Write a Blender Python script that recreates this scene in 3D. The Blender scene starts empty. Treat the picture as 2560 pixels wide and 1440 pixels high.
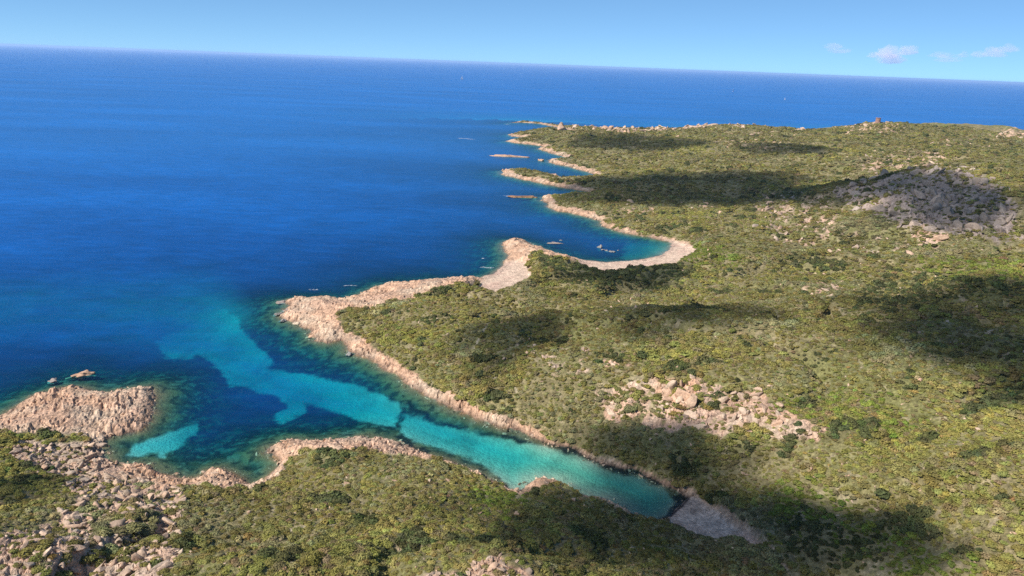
import bpy, bmesh, math, random
import numpy as np
from mathutils import Matrix, Vector

random.seed(7)
rng = np.random.default_rng(7)
sc = bpy.context.scene
C = sc.collection

# ------------------------------------------------------------------ camera
CAM_H, FPX, W, H = 120.0, 2009.0, 2560.0, 1440.0
PITCH, ROLL = math.atan(562 / FPX), math.radians(2.17)
fwd = np.array([0, math.cos(PITCH), -math.sin(PITCH)])
r0, u0 = np.array([1.0, 0, 0]), np.array([0, math.sin(PITCH), math.cos(PITCH)])
rgt = r0 * math.cos(ROLL) + u0 * math.sin(ROLL)
upv = -r0 * math.sin(ROLL) + u0 * math.cos(ROLL)
cam = bpy.data.objects.new('camera', bpy.data.cameras.new('camera'))
C.objects.link(cam)
cam.data.sensor_width = 36.0
cam.data.lens = 36.0 * FPX / W
cam.data.clip_start, cam.data.clip_end = 1.0, 200000.0
cam.matrix_world = Matrix(((rgt[0], upv[0], -fwd[0], 0), (rgt[1], upv[1], -fwd[1], 0),
                           (rgt[2], upv[2], -fwd[2], CAM_H), (0, 0, 0, 1)))
sc.camera = cam

# ------------------------------------------------------------------ sky, sun, exposure
SUN_EL, SUN_AZ = math.radians(44), math.radians(-122)      # azimuth from +Y, clockwise
sun_dir = np.array([math.cos(SUN_EL) * math.sin(SUN_AZ), math.cos(SUN_EL) * math.cos(SUN_AZ), math.sin(SUN_EL)])
world = bpy.data.worlds.new('World')
sc.world = world
world.use_nodes = True
wn = world.node_tree
wn.nodes.clear()
wo = wn.nodes.new('ShaderNodeOutputWorld')
wb = wn.nodes.new('ShaderNodeBackground')
sky = wn.nodes.new('ShaderNodeTexSky')
sky.sky_type = 'NISHITA'
sky.sun_disc = False
sky.sun_elevation, sky.sun_rotation = SUN_EL, SUN_AZ
sky.altitude, sky.air_density, sky.dust_density, sky.ozone_density = 100, 0.3, 0.0, 10.0
wb.inputs['Strength'].default_value = 0.10
gam = wn.nodes.new('ShaderNodeGamma')                       # flatter, clearer sea-air sky
gam.inputs['Gamma'].default_value = 0.55
tnt = wn.nodes.new('ShaderNodeVectorMath')
tnt.operation = 'MULTIPLY'
tnt.inputs[1].default_value = (1.33, 1.83, 2.04)
wn.links.new(sky.outputs[0], gam.inputs[0])
wn.links.new(gam.outputs[0], tnt.inputs[0])
wn.links.new(tnt.outputs[0], wb.inputs[0])
wn.links.new(wb.outputs[0], wo.inputs[0])
sl = bpy.data.lights.new('sun', 'SUN')
sl.energy, sl.angle, sl.color = 4.2, math.radians(0.5), (1.0, 0.95, 0.88)
sun = bpy.data.objects.new('sun', sl)
C.objects.link(sun)
sun.rotation_euler = Vector(sun_dir).to_track_quat('Z', 'Y').to_euler()
sun.location = (0, 0, 500)
sc.view_settings.view_transform, sc.view_settings.look = 'Standard', 'None'
sc.view_settings.exposure, sc.view_settings.gamma = 0.7, 1.0
sc.cycles.max_bounces, sc.cycles.transparent_max_bounces = 6, 24
sc.cycles.volume_bounces = 5
sc.cycles.filter_width = 1.5
sc.cycles.caustics_reflective = sc.cycles.caustics_refractive = False
sc.cycles.use_denoising = False
sc.cycles.sample_clamp_direct, sc.cycles.sample_clamp_indirect = 5.0, 2.5

# ------------------------------------------------------------------ tracing helpers
def unproject(px, py, z=0.0):
    d = fwd + rgt * (px - W / 2) / FPX + upv * (H / 2 - py) / FPX
    t = (z - CAM_H) / d[2]
    return d[0] * t, d[1] * t

def project(x, y, z):
    dz = z - CAM_H
    dep = x * fwd[0] + y * fwd[1] + dz * fwd[2]
    a = x * rgt[0] + y * rgt[1] + dz * rgt[2]
    b = x * upv[0] + y * upv[1] + dz * upv[2]
    return W / 2 + FPX * a / dep, H / 2 - FPX * b / dep, dep

def inside(px, py, poly):
    p = np.asarray(poly, float)
    c = np.zeros(px.shape, bool)
    for (x1, y1), (x2, y2) in zip(p, np.roll(p, -1, 0)):
        if y1 == y2: continue
        cond = (y1 > py) != (y2 > py)
        c ^= cond & (px < (x2 - x1) * (py - y1) / (y2 - y1) + x1)
    return c

def edge_dist(px, py, poly, closed=True):
    p = np.asarray(poly, float)
    q = np.roll(p, -1, 0)
    if not closed: p, q = p[:-1], q[:-1]
    best = np.full(px.shape, 1e12, np.float32)
    for (x1, y1), (x2, y2) in zip(p, q):
        dx, dy = x2 - x1, y2 - y1
        t = np.clip(((px - x1) * dx + (py - y1) * dy) / max(dx * dx + dy * dy, 1e-9), 0, 1)
        best = np.minimum(best, (px - x1 - t * dx) ** 2 + (py - y1 - t * dy) ** 2)
    return np.sqrt(best)

def sdist(px, py, poly):                                   # positive inside
    p = np.asarray(poly, float)
    lo, hi = p.min(0), p.max(0)
    m = 0.5 * max(hi[0] - lo[0], hi[1] - lo[1]) if px.size > 5000 and len(poly) < 60 else 1e9
    m = max(m, 90)
    near = (px > lo[0] - m) & (px < hi[0] + m) & (py > lo[1] - m) & (py < hi[1] + m)
    out = np.full(px.shape, -m, np.float32)
    qx, qy = px[near], py[near]
    d = edge_dist(qx, qy, poly)
    out[near] = np.where(inside(qx, qy, poly), d, -d)
    return out

def sstep(a, b, x):
    t = np.clip((x - a) / (b - a), 0, 1)
    return t * t * (3 - 2 * t)

def hash2(ix, iy, seed):
    h = (ix.astype(np.int64) * 374761393 + iy.astype(np.int64) * 668265263 + seed * 1274126177) & 0xffffffff
    h = ((h ^ (h >> 13)) * 1274126177) & 0xffffffff
    return ((h ^ (h >> 16)) & 0xffff).astype(np.float32) / 65535.0

def vnoise(x, y, seed=0):                                  # gradient noise, about -1..1
    ix, iy = np.floor(x), np.floor(y)
    fx, fy = (x - ix).astype(np.float32), (y - iy).astype(np.float32)
    ux, uy = fx * fx * fx * (fx * (fx * 6 - 15) + 10), fy * fy * fy * (fy * (fy * 6 - 15) + 10)
    def g(ox, oy):
        a = hash2(ix + ox, iy + oy, seed) * 6.2831853
        return np.cos(a) * (fx - ox) + np.sin(a) * (fy - oy)
    n0 = g(0, 0) * (1 - ux) + g(1, 0) * ux
    n1 = g(0, 1) * (1 - ux) + g(1, 1) * ux
    return (n0 * (1 - uy) + n1 * uy) * 1.5

def fbm(x, y, scale, octv=4, seed=0, gain=0.5):
    s, a, f = 0, 1.0, 1.0 / scale
    for o in range(octv):
        s = s + a * vnoise(x * f + 17.3 * o, y * f - 9.1 * o, seed + o * 13)
        a *= gain
        f *= 2.03
    return s

# ------------------------------------------------------------------ traced outlines (photo pixels, 2560 x 1440)
COAST_PX = [
 # far tip and its fingers
 (1266,308),(1300,306),(1345,309),(1385,317),(1425,327),(1428,334),(1395,331),(1362,326),(1338,329),(1300,333),(1272,336),
 (1280,341),(1320,345),(1290,350),(1264,353),(1290,358),(1330,362),(1366,368),(1343,372),(1380,384),(1416,394),(1405,398),
 (1378,398),(1368,404),(1390,412),(1412,414),(1445,424),(1470,431),(1489,439),(1482,444),(1459,446),(1412,448),(1395,441),
 (1345,429),(1300,424),(1254,425),(1256,437),(1292,446),(1340,456),(1390,466),(1430,473),(1476,481),(1460,486),(1430,489),
 (1395,490),(1357,491),(1354,502),(1372,508),(1364,514),(1390,528),(1422,531),(1475,545),(1505,553),(1500,563),(1520,570),
 # cove
 (1553,581),(1585,587),(1616,592),(1650,600),(1672,604),(1680,611),(1674,624),(1648,640),(1600,650),(1550,653),(1512,655),
 (1475,651),(1428,645),(1397,637),(1366,626),(1345,618),(1326,615),(1322,606),(1300,600),(1272,600),(1256,608),(1258,622),
 (1268,640),(1258,662),(1240,682),(1205,693),(1178,697),(1131,699),(1085,700),(1069,703),(1030,708),(1000,709),(960,712),
 (930,722),(910,732),(881,745),(850,751),(815,744),(770,746),(735,747),(712,752),(722,765),(708,778),(700,790),(718,802),
 (745,812),(770,824),(778,838),(784,852),(819,858),(850,852),(868,862),(866,880),(895,890),(928,897),(945,914),(984,934),
 # inlet, north bank
 (1016,960),(1053,982),(1100,1006),(1147,1030),(1209,1053),(1247,1067),(1287,1076),(1325,1092),(1375,1111),(1434,1121),
 (1481,1151),(1544,1167),(1606,1184),(1653,1208),(1687,1226),(1722,1245),(1702,1266),(1672,1290),
 # inlet, near bank
 (1640,1300),(1600,1294),(1560,1270),(1512,1247),(1466,1238),(1425,1216),(1390,1203),(1356,1197),(1325,1204),(1303,1224),
 (1285,1226),(1256,1211),(1209,1191),(1162,1169),(1100,1144),(1037,1124),(1016,1113),(975,1100),(940,1094),(912,1092),
 (859,1096),(803,1103),(765,1104),(719,1101),(672,1116),(660,1130),(690,1142),(696,1158),(680,1180),(660,1204),(632,1211),
 (606,1198),(565,1179),(540,1172),(520,1176),(504,1191),(470,1198),(451,1199),(430,1190),(410,1191),(385,1176),(365,1158),
 (340,1156),(315,1170),(287,1161),(262,1137),(254,1120),(264,1100),(307,1086),(352,1076),(381,1045),(386,1010),(390,985),
 (377,966),(328,970),(285,978),(262,981),(229,977),(197,967),(165,966),(143,970),(112,978),(82,990),(41,1014),(0,1042),
 (-120,1075),(-400,1120)]
COAST = [unproject(*p) for p in COAST_PX]
# behind the frame edge and round the back of the far ridge (hidden from the camera)
COAST += [(-260, 60), (-200, -80), (1200, -80), (2600, 900), (2600, 1900)]
COAST += [unproject(*p) for p in [(2720,350),(2560,344),(2400,339),(2260,333),(2195,330),(2100,334),(2000,335),(1900,327),(1800,326),(1700,327),(1600,326),(1500,324),(1440,318),(1400,314),(1350,306.5),(1300,304)]]

VEG_N = [(1480,552),(1512,557),(1535,560),(1546,569),(1571,573),(1600,582),(1627,590),(1665,595),(1690,599),(1715,606),(1742,612),(1736,621),
 (1715,631),(1692,645),(1659,646),(1640,651),(1595,653),(1577,655),(1556,656),(1550,667),(1537,670),(1509,669),(1484,661),(1459,657),
 (1437,656),(1414,650),(1382,642),(1360,636),(1351,627),(1335,626),(1326,645),(1322,657),(1326,681),(1305,691),(1280,698),(1257,698),
 (1235,715),(1226,709),(1207,704),(1182,708),(1139,708),(1131,712),(1084,725),(1016,752),(990,750),(959,759),(881,772),(844,781),
 (850,812),(869,831),(900,841),(928,856),(953,881),(987,897),(1016,919),(1050,937),(1056,953),(1100,972),(1147,994),(1194,1014),
 (1240,1028),(1287,1051),(1325,1065),(1350,1078),(1375,1096),(1444,1115),(1497,1143),(1559,1157),(1616,1177),(1669,1197),(1731,1222),
 (1756,1240),(1794,1262),(1825,1281),(1872,1312),(1912,1340),(1960,1420),(2000,1600),(2300,3000),(5000,3000),(5000,200),(1480,200)]
VEG_S = [(1909,1343),(1887,1345),(1840,1323),(1787,1328),(1750,1322),(1712,1303),(1685,1297),(1640,1301),(1600,1295),(1560,1272),(1512,1249),
 (1466,1240),(1425,1218),(1385,1206),(1356,1204),(1330,1222),(1303,1240),(1280,1234),(1256,1213),(1209,1196),(1147,1168),(1100,1151),(1037,1143),
 (1000,1136),(944,1136),(912,1118),(881,1128),(844,1131),(794,1128),(769,1114),(734,1138),(712,1165),(700,1193),(662,1218),(631,1222),
 (573,1217),(532,1217),(491,1212),(442,1221),(410,1233),(377,1221),(319,1196),(279,1204),(230,1180),(225,1130),(213,1100),(200,1088),(143,1083),
 (61,1079),(0,1071),(-300,1110),(-900,1500),(-1500,3000),(2300,3000),(2000,1500)]
BEACHES = {   # sand, photo pixels
 'cove': [(1660,596),(1690,599),(1715,606),(1743,612),(1736,622),(1715,632),(1692,646),(1640,652),(1577,656),(1552,668),(1509,670),(1470,659),(1430,650),(1470,640),(1560,640),(1640,630),(1660,612)],
 'point': [(1325,650),(1330,681),(1305,692),(1280,699),(1240,716),(1205,706),(1180,704),(1200,692),(1240,676),(1262,655),(1285,645)],
 'inlet': [(1670,1295),(1700,1262),(1722,1240),(1745,1232),(1800,1264),(1830,1283),(1875,1312),(1915,1342),(1895,1352),(1840,1330),(1787,1334),(1740,1326)],
}
OUTCROPS = [  # polygon, rock strength, rock size (m), grey amount
 ([(1480,985),(1560,950),(1640,940),(1740,950),(1800,965),(1900,985),(1990,1030),(2080,1070),(2040,1105),(1950,1095),(1850,1090),(1750,1080),(1660,1085),(1560,1060),(1490,1030)], 1.0, 1.8, .2),
 ([(1635,945),(1690,938),(1745,950),(1755,1010),(1735,1040),(1680,1050),(1630,1020)], 1.5, 2.6, .0),
 ([(1790,965),(1850,975),(1870,1030),(1830,1055),(1790,1010)], 1.3, 2.4, .1),
 ([(1935,1010),(2010,1035),(2020,1070),(1960,1070)], 1.2, 1.8, .1),
 ([(1500,880),(1580,880),(1590,920),(1500,920)], 0.8, 1.5, .1),
 ([(2080,470),(2200,440),(2330,420),(2420,420),(2490,450),(2550,520),(2550,600),(2450,600),(2350,585),(2250,560),(2130,520)], 1.15, 3.6, .9),
 ([(1880,500),(1960,478),(2060,490),(2110,520),(2090,590),(2060,625),(1960,610),(1890,570)], 0.55, 2.3, .35),
 ([(2060,560),(2200,590),(2330,600),(2380,640),(2200,640),(2080,630)], 0.35, 2.0, .35),
 ([(2280,560),(2340,550),(2380,610),(2330,625),(2290,605)], 0.9, 2.2, .1),
 ([(2140,390),(2250,380),(2400,375),(2400,400),(2300,425),(2200,440),(2140,425)], 0.6, 3.0, .2),
 ([(1760,345),(1880,340),(2010,355),(1990,380),(1880,378),(1780,368)], 0.35, 3.0, .2),
 ([(1540,505),(1620,505),(1650,530),(1600,545),(1540,530)], 0.5, 2.2, .1),
 ([(1700,505),(1780,495),(1800,520),(1740,525)], 0.5, 2.6, .1),
 ([(2010,690),(2120,690),(2110,735),(2020,740)], 0.6, 1.6, .1),
 ([(0,1110),(130,1100),(255,1110),(330,1200),(420,1225),(455,1290),(440,1400),(400,1450),(300,1470),(150,1480),(0,1480),(-80,1400),(-30,1340),(120,1300),(190,1250),(150,1190),(60,1160)], 1.4, 1.5, .32),
 ([(230,1170),(330,1200),(440,1230),(470,1290),(430,1330),(330,1300),(250,1240)], 1.7, 1.6, .32),
 ([(1050,1440),(1120,1415),(1250,1400),(1330,1430),(1350,1500),(1050,1500)], 1.7, 1.2, .25),
 ([(640,1420),(760,1380),(850,1370),(800,1440),(680,1470)], 0.3, 1.0, .4),
 ([(1240,850),(1330,840),(1480,870),(1480,950),(1350,940),(1250,905)], 0.35, 1.1, .3),
 ([(1460,740),(1650,740),(1700,790),(1500,790)], 0.12, 1.2, .4),
 ([(2230,760),(2400,720),(2560,760),(2600,900),(2450,900),(2280,880)], 0.16, 1.1, .5),
 ([(2000,1180),(2040,1170),(2045,1200),(2005,1205)], 0.8, 1.5, .2),
 ([(2250,360),(2560,330),(2560,360),(2300,380)], 0.15, 2.4, .1),
 ([(2100,300),(2250,295),(2260,330),(2110,335)], 0.6, 2.6, .0),
 ([(2470,332),(2530,322),(2575,326),(2570,350),(2490,348)], 0.9, 4.0, .05),
 ([(1400,340),(1440,330),(1900,322),(2000,330),(1990,345),(1700,342)], 0.2, 3.0, .05),
]
PATHS = [[(1222,805),(1200,840),(1190,862),(1180,880),(1178,896)],[(1210,912),(1222,936),(1242,947)],[(1284,964),(1293,980)],[(700,1340),(740,1320),(790,1312),(850,1310)],[(850,1190),(870,1240),(880,1262)]]
CREST = [(1400,325),(1440,312),(1480,322),(1530,326),(1620,322),(1700,322),(1760,312),(1812,302),(1850,313),(1890,308),(1930,309),(1980,316),(2010,322)]

# ------------------------------------------------------------------ terrain heights
R0, R1, NR, NT = 74.0, 2150.0, 850, 820
TH0, TH1 = math.radians(-47), math.radians(47)
DU, DT = math.log(R1 / R0) / (NR - 1), (TH1 - TH0) / (NT - 1)
uu, tt = np.meshgrid(np.log(R0) + DU * np.arange(NR), TH0 + DT * np.arange(NT), indexing='ij')
rr = np.exp(uu)
GX, GY = (rr * np.sin(tt)).ravel(), (rr * np.cos(tt)).ravel()
wob = 1.0 + np.clip((rr.ravel() - 200) / 500, 0, 2.0)
SX = GX + fbm(GX, GY, 9, 3, 5) * 0.8 * wob + fbm(GX, GY, 2.6, 2, 15) * 0.35 * wob
SY = GY + fbm(GX, GY, 9, 3, 6) * 0.8 * wob + fbm(GX, GY, 2.6, 2, 16) * 0.35 * wob
S = sdist(SX, SY, COAST)                                    # metres inland (+) or out to sea (-)

CTRL = [
 (0,1440,22),(300,1440,24),(640,1440,25),(900,1440,23),(1200,1440,24),(1500,1440,17),(1750,1440,9),(1900,1400,4.5),
 (0,1250,13),(300,1300,16),(640,1330,15),(900,1300,13),(1100,1330,14),(1300,1330,11),(1500,1350,8),(1700,1380,4.5),
 (0,1100,4),(250,1040,3.2),(130,1040,3),(340,1010,2.6),(200,1180,8),(500,1250,7),(760,1200,6),(950,1190,6),(1150,1240,6),(1350,1250,4),
 (640,1700,28),(1280,1700,26),(1900,1700,8),(2400,1700,12),(0,1700,26),(-200,1400,22),(-200,1200,10),
 (1800,1290,1),(1900,1345,1.6),(2050,1390,3),(2200,1425,5),(2400,1440,13),
 (2000,1230,8),(2200,1270,14),(2400,1300,20),(2560,1350,26),(2150,1130,18),(2400,1100,31),(2560,1150,38),(2560,900,40),(2400,900,33),
 (2560,750,36),(2300,800,28),(2750,1000,52),(2750,1400,42),(2750,700,38),(2750,500,45),
 (1700,970,27),(1900,1000,27),(1550,975,20),(1400,950,15),(2050,1060,23),(1500,1080,8),(1700,1110,13),(1850,1180,9),(1650,1180,5),(1780,1230,4),
 (1800,850,22),(2000,800,21),(2100,920,26),(1500,820,16),(1300,850,14),(1200,800,11),(1000,820,7),(1100,900,8),(950,780,6),(1200,740,7),
 (1400,740,8),(1600,720,8),(1800,700,9),(2000,700,12),(2200,680,14),(2100,650,11),(1750,640,4),(1900,620,8),(2400,650,18),(1450,690,7),
 (2400,435,50),(2480,450,50),(2300,450,43),(2200,470,33),(2100,480,26),(2500,560,34),(2350,580,25),(2200,570,19),(2000,560,13),(2560,480,46),
 (1900,500,12),(2000,430,20),(1550,520,6),(1700,500,9),(1700,560,7),(1850,560,10),
 (1500,350,9),(1440,320,14),(1600,330,15),(1700,330,17),(1812,312,24),(1890,316,23),(2050,328,20),(2150,316,30),(2195,310,38),(2250,314,33),(2350,318,30),
 (2450,320,30),(2560,332,30),(2680,335,32),(2000,380,20),(1800,400,13),(1600,400,8),(1600,450,8),(1800,440,13),(2200,380,27),(2400,385,36),(1450,410,5),
]
cu, ct, cz = [], [], []
for px, py, z in CTRL:
    x, y = unproject(px, py, z)
    cu.append(math.log(math.hypot(x, y))); ct.append(math.atan2(x, y)); cz.append(z)
    if py < 336 and z > 9:                                   # the far side falls to the hidden coast
        for k, q in ((0.09, 0.55), (0.17, 0.2), (0.26, 0.1)):
            cu.append(math.log(math.hypot(x, y)) + k); ct.append(math.atan2(x, y)); cz.append(z * q)
fu, ft = uu.ravel().astype(np.float32), tt.ravel().astype(np.float32)
num, den = np.zeros_like(fu), np.full_like(fu, 1e-9)
for a, b, z in zip(cu, ct, cz):
    d2 = ((fu - a) / 0.085) ** 2 + ((ft - b) / 0.065) ** 2
    k = np.exp(-0.5 * d2) + 0.004 * np.exp(-0.04 * d2)
    num += k * z; den += k
HC = num / den
del num, den
for px, py, z, add, sa, sb in ((2195, 310, 36, 10, 60, 60), (2195, 302, 47, 14, 20, 40), (2060, 326, 20, -7, 36, 60), (2310, 312, 34, 10, 70, 80), (2440, 318, 32, 10, 70, 80), (2560, 330, 32, 3, 50, 80), (1850, 314, 24, 5, 60, 80), (1530, 326, 12, -2, 30, 60), (1812, 310, 24, 4, 18, 30), (2430, 455, 46, 9, 38, 30), (2330, 470, 40, 5, 26, 24),
                              (2500, 500, 42, 5, 24, 24), (2120, 490, 26, 3, 22, 20), (1690, 985, 25, 3.5, 15, 7), (1870, 1005, 26, 2.5, 15, 8), (2250, 500, 36, 4, 20, 20)):
    x, y = unproject(px, py, z)
    HC = HC + add * np.exp(-0.5 * (((GX - x) / sa) ** 2 + ((GY - y) / sb) ** 2))
sp = np.maximum(S, 0)
farw = np.clip(GY / 700, 0.6, 2.0)
ramp = 1 - np.exp(-sp / (16 * farw))
Z = HC * ramp * (0.35 + 0.65 * sstep(0, 40, sp) ) + 1.4 * (1 - np.exp(-sp / 3.0))
Z += ramp * (fbm(GX, GY, 85, 4, 21) * 4.6 * sstep(8, 70, sp) + fbm(GX, GY, 16, 3, 22) * 0.8 - 3.6 * np.maximum(0, 1 - np.abs(fbm(GX, GY, 75, 3, 23)) * 4) * sstep(20, 60, sp))
PX, PY, _ = project(GX, GY, Z)
crest_d = edge_dist(PX, PY, CREST, closed=False)
beach = np.zeros_like(Z); beach_z = np.zeros_like(Z)
BM = {}
for nm, poly in BEACHES.items():
    BM[nm] = sstep(-3, 3, sdist(PX + fbm(GX, GY, 7, 3, 31) * 3, PY + fbm(GX, GY, 7, 3, 32) * 2, poly)) * (S > -14)
    beach = np.maximum(beach, BM[nm])
    beach_z = np.maximum(beach_z, sstep(-16, 8, sdist(PX, PY, poly)))
Z = Z * (1 - beach_z * (S > 0)) + beach_z * (S > 0) * np.minimum(0.075 * sp + 0.05, 2.2)
# under water
so = np.maximum(-S, 0)
narrow = sstep(900, 1500, PX) * sstep(940, 1080, PY)
dep = 8.5 * (1 - np.exp(-so / 60)) + 0.045 * so + 0.2 * (1 - np.exp(-so / 1.5))
shelf = sstep(-90, 50, sdist(PX, PY, [(-400,690),(300,665),(560,680),(600,790),(560,860),(390,860),(250,838),(100,832),(-400,850)]))
dep = dep * (1 - shelf) + np.minimum(dep, 8.6) * shelf
dep *= 1 - 0.25 * narrow
dep = dep * (1 + 0.20 * fbm(GX, GY, 40, 3, 41))
Z = np.where(S > 0, Z, -np.clip(dep, 0.05, 45))
PX, PY, _ = project(GX, GY, Z)

# masks
pxn, pyn = PX + fbm(GX, GY, 5, 3, 51) * 8 + fbm(GX, GY, 20, 2, 54) * 8, PY + fbm(GX, GY, 5, 3, 52) * 6 + fbm(GX, GY, 20, 2, 55) * 6
veg = np.maximum(sstep(-2, 3, sdist(pxn, pyn, VEG_N)), sstep(-2, 3, sdist(pxn, pyn, VEG_S)))
far_land = (PY < 566) & (PX < 1560)
veg_far = sstep(7, 13, S + fbm(GX, GY, 16, 3, 53) * 6)
blend = sstep(1490, 1540, PX)
veg = np.where(far_land, np.where(PX < 1490, veg_far, veg * blend + veg_far * (1 - blend)), veg)
veg *= (S > 0.6) & (beach < 0.5)
rock = np.zeros_like(Z); rsize = np.full_like(Z, 1.0); grey = np.zeros_like(Z)
for poly, st, size, gr in OUTCROPS:
    sd = sdist(PX + fbm(GX, GY, 12, 3, 61) * 22, PY + fbm(GX, GY, 12, 3, 62) * 14, poly)
    m = sstep(-8, 14, sd) * st
    up = m > rock
    rock = np.where(up, m, rock); rsize = np.where(up, size, rsize); grey = np.where(up, gr, grey)
cm = sstep(9, 3, crest_d) * np.clip(0.8 + 1.2 * fbm(GX, GY, 55, 3, 65), 0.15, 1.3) * (PY < 345)
up = cm > rock
rock = np.where(up, cm, rock); rsize = np.where(up, 5.5, rsize); grey = np.where(up, 0.05, grey)
rock *= (S > 0)
patch = fbm(GX, GY, 26, 4, 63)
clump = fbm(GX, GY, 6.5, 4, 64, 0.6)
bare_out = np.clip(rock * 1.05 - 0.24 + 0.75 * clump, 0, 1) * (rock > 0.1)
bare = np.maximum((1 - veg) * (S > 0), sstep(0.25, 0.6, bare_out))
bare_shore = (1 - veg) * (1 - beach) * (S > -6)
# granite relief: blocks and slabs split by joints
def joints(x, y, size, seed):
    qx, qy = x / size, y / size
    ix, iy = np.floor(qx), np.floor(qy)
    f1, f2, idv = np.full(x.shape, 9.0), np.full(x.shape, 9.0), np.zeros(x.shape)
    for ox in (-1, 0, 1):
        for oy in (-1, 0, 1):
            cx, cy = ix + ox, iy + oy
            dx, dy = cx + hash2(cx, cy, seed) - qx, cy + hash2(cx, cy, seed + 1) - qy
            d = np.sqrt(dx * dx + dy * dy)
            nearer = d < f1
            f2 = np.where(nearer, f1, np.minimum(f2, d))
            idv = np.where(nearer, hash2(cx, cy, seed + 2), idv)
            f1 = np.where(nearer, d, f1)
    return f2 - f1, idv
def blocks(scale, seed):
    a = fbm(GX, GY, scale, 3, seed)
    return 1 - np.minimum(np.abs(a) * 2.6, 1)
rel = 0.55 * fbm(GX, GY, 5.5, 4, 71, 0.6) - 0.8 * blocks(7.0, 73) ** 5 - 0.35 * blocks(2.6, 75) ** 5
blk, tone = np.zeros_like(Z), np.full_like(Z, 0.5)
sel = np.where((bare_shore > 0.03) & (S > -5) | (bare_out > 0.03))[0]
gx, gy = GX[sel], GY[sel]
wx, wy = gx + fbm(gx, gy, 6, 3, 78) * 1.6, gy + fbm(gx, gy, 6, 3, 79) * 1.6
rs_ = np.hypot(gx, gy)
csz = np.where(rs_ < 300, 5.2, np.where(rs_ < 700, 6.0, 12.0)) * np.where(bare_out[sel] > bare_shore[sel], np.clip(rsize[sel] / 2.0, 0.8, 1.6), 1)
cang = 0.5 + 0.3 * fbm(gx, gy, 80, 1, 80)
e1, i1 = joints((wx * np.cos(cang) + wy * np.sin(cang)) * 1.5, (wy * np.cos(cang) - wx * np.sin(cang)) * 0.8, csz, 601)
e2, i2 = joints(wx + 50, wy, csz * 0.42, 611)
blk[sel] = csz * np.clip(0.45 + 0.9 * fbm(gx, gy, 13, 2, 76), 0.08, 1.0) * (0.28 * (i1 - 0.45) + 0.07 * (i2 - 0.5) - 0.17 * np.exp(-e1 * 11) - 0.06 * np.exp(-e2 * 8))
tone[sel] = 0.65 * i1 + 0.35 * i2
amp = np.maximum(bare_shore * sstep(-4, 3, S) * 0.8 * np.clip(farw, 1, 1.7), bare_out * rsize * 0.55)
Z = Z + rel * amp * (1 - beach_z) + bare_shore * sstep(0, 4, S) * 0.4
Z = Z + blk * np.clip(np.maximum(bare_shore * sstep(-3, 2, S), bare_out * 1.2), 0, 1) * (1 - beach_z)
Z = np.where((S > 1.0), np.maximum(Z, 0.12), Z)
Z = np.where((S < -0.8) & (Z > -0.12), np.where(fbm(GX, GY, 4, 3, 77) > 0.30, Z, -0.15 - 0.3 * np.abs(rel)), Z)

# ------------------------------------------------------------------ sea bed
SANDBED = [
 ([(385,852),(430,830),(500,800),(560,770),(590,790),(605,830),(640,858),(682,903),(662,922),(720,932),(800,945),(880,960),(950,985),(992,1005),(1006,1040),(985,1069),
   (950,1063),(880,1046),(840,1031),(780,1010),(757,1010),(767,1026),(702,1059),(689,1050),(716,1010),(690,990),(610,970),(572,966),(555,930),(520,900),(500,889),(440,900),(400,880)], 5, 1.0),
 ([(-400,700),(300,680),(540,685),(600,790),(560,830),(470,860),(390,852),(250,835),(100,828),(-400,840)], 65, .9),
 ([(315,1142),(340,1116),(420,1078),(497,1054),(492,1083),(452,1110),(410,1141),(382,1136),(330,1143)], 5, .95),
 ([(1000,1085),(1012,1035),(1060,1050),(1120,1066),(1180,1082),(1290,1106),(1350,1112),(1420,1136),(1500,1166),(1600,1200),(1652,1220),(1690,1252),(1665,1300),(1560,1290),
   (1450,1250),(1350,1200),(1290,1232),(1240,1190),(1180,1146),(1120,1130),(1060,1110),(1020,1098)], 6, .85),
 ([(1560,612),(1640,608),(1690,612),(1660,640),(1560,648)], 12, .8),
 ([(1140,1105),(1260,1100),(1330,1125),(1330,1170),(1260,1180),(1190,1150)], 14, 1.0),
]
swx, swy = PX + fbm(GX, GY, 9, 5, 81, 0.65) * 9, PY + fbm(GX, GY, 9, 5, 82, 0.65) * 6
sbed = np.zeros_like(Z)
for poly, fe, st in SANDBED:
    sbed = np.maximum(sbed, sstep(-fe, fe, sdist(swx, swy, poly)) * st)
mott = fbm(GX, GY, 7, 4, 83)
streak = sstep(0.1, 0.35, fbm(GX * 0.9 + GY * 0.3, GY * 0.25, 5, 3, 84)) * sstep(1150, 1190, PX) * sstep(1240, 1200, PX) * sstep(1140, 1155, PY) * 0.9
sbed *= (1 - streak) * (1 - 0.22 * sstep(0.0, 0.5, fbm(GX, GY * 0.6, 16, 4, 98)))
# dark weed along the north bank of the inlet and at the head of the beach
weed = [([(1350,1098),(1440,1120),(1490,1150),(1560,1168),(1620,1188),(1690,1226),(1655,1216),(1590,1192),(1500,1166),(1420,1134)],3),
        ([(1726,1242),(1705,1268),(1668,1300),(1648,1292),(1682,1258),(1684,1236),(1702,1228)],3),
        ([(1240,1085),(1280,1088),(1340,1110),(1300,1108)],2),([(1010,1000),(1040,1015),(1090,1050),(1060,1046),(1020,1020)],3),
        ([(1100,1050),(1140,1060),(1170,1076),(1120,1068)],2),([(1340,1086),(1420,1112),(1400,1118),(1340,1098)],3),
        ([(985,1095),(1010,1085),(1045,1120),(1080,1128),(1060,1134),(1010,1110)],3)]
wd = np.zeros_like(Z)
for poly, fe in weed:
    wd = np.maximum(wd, sstep(-fe, fe, sdist(swx, swy, poly)))
def colmix(a, b, t):
    return a * (1 - t[:, None]) + np.asarray(b) * t[:, None]
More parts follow.
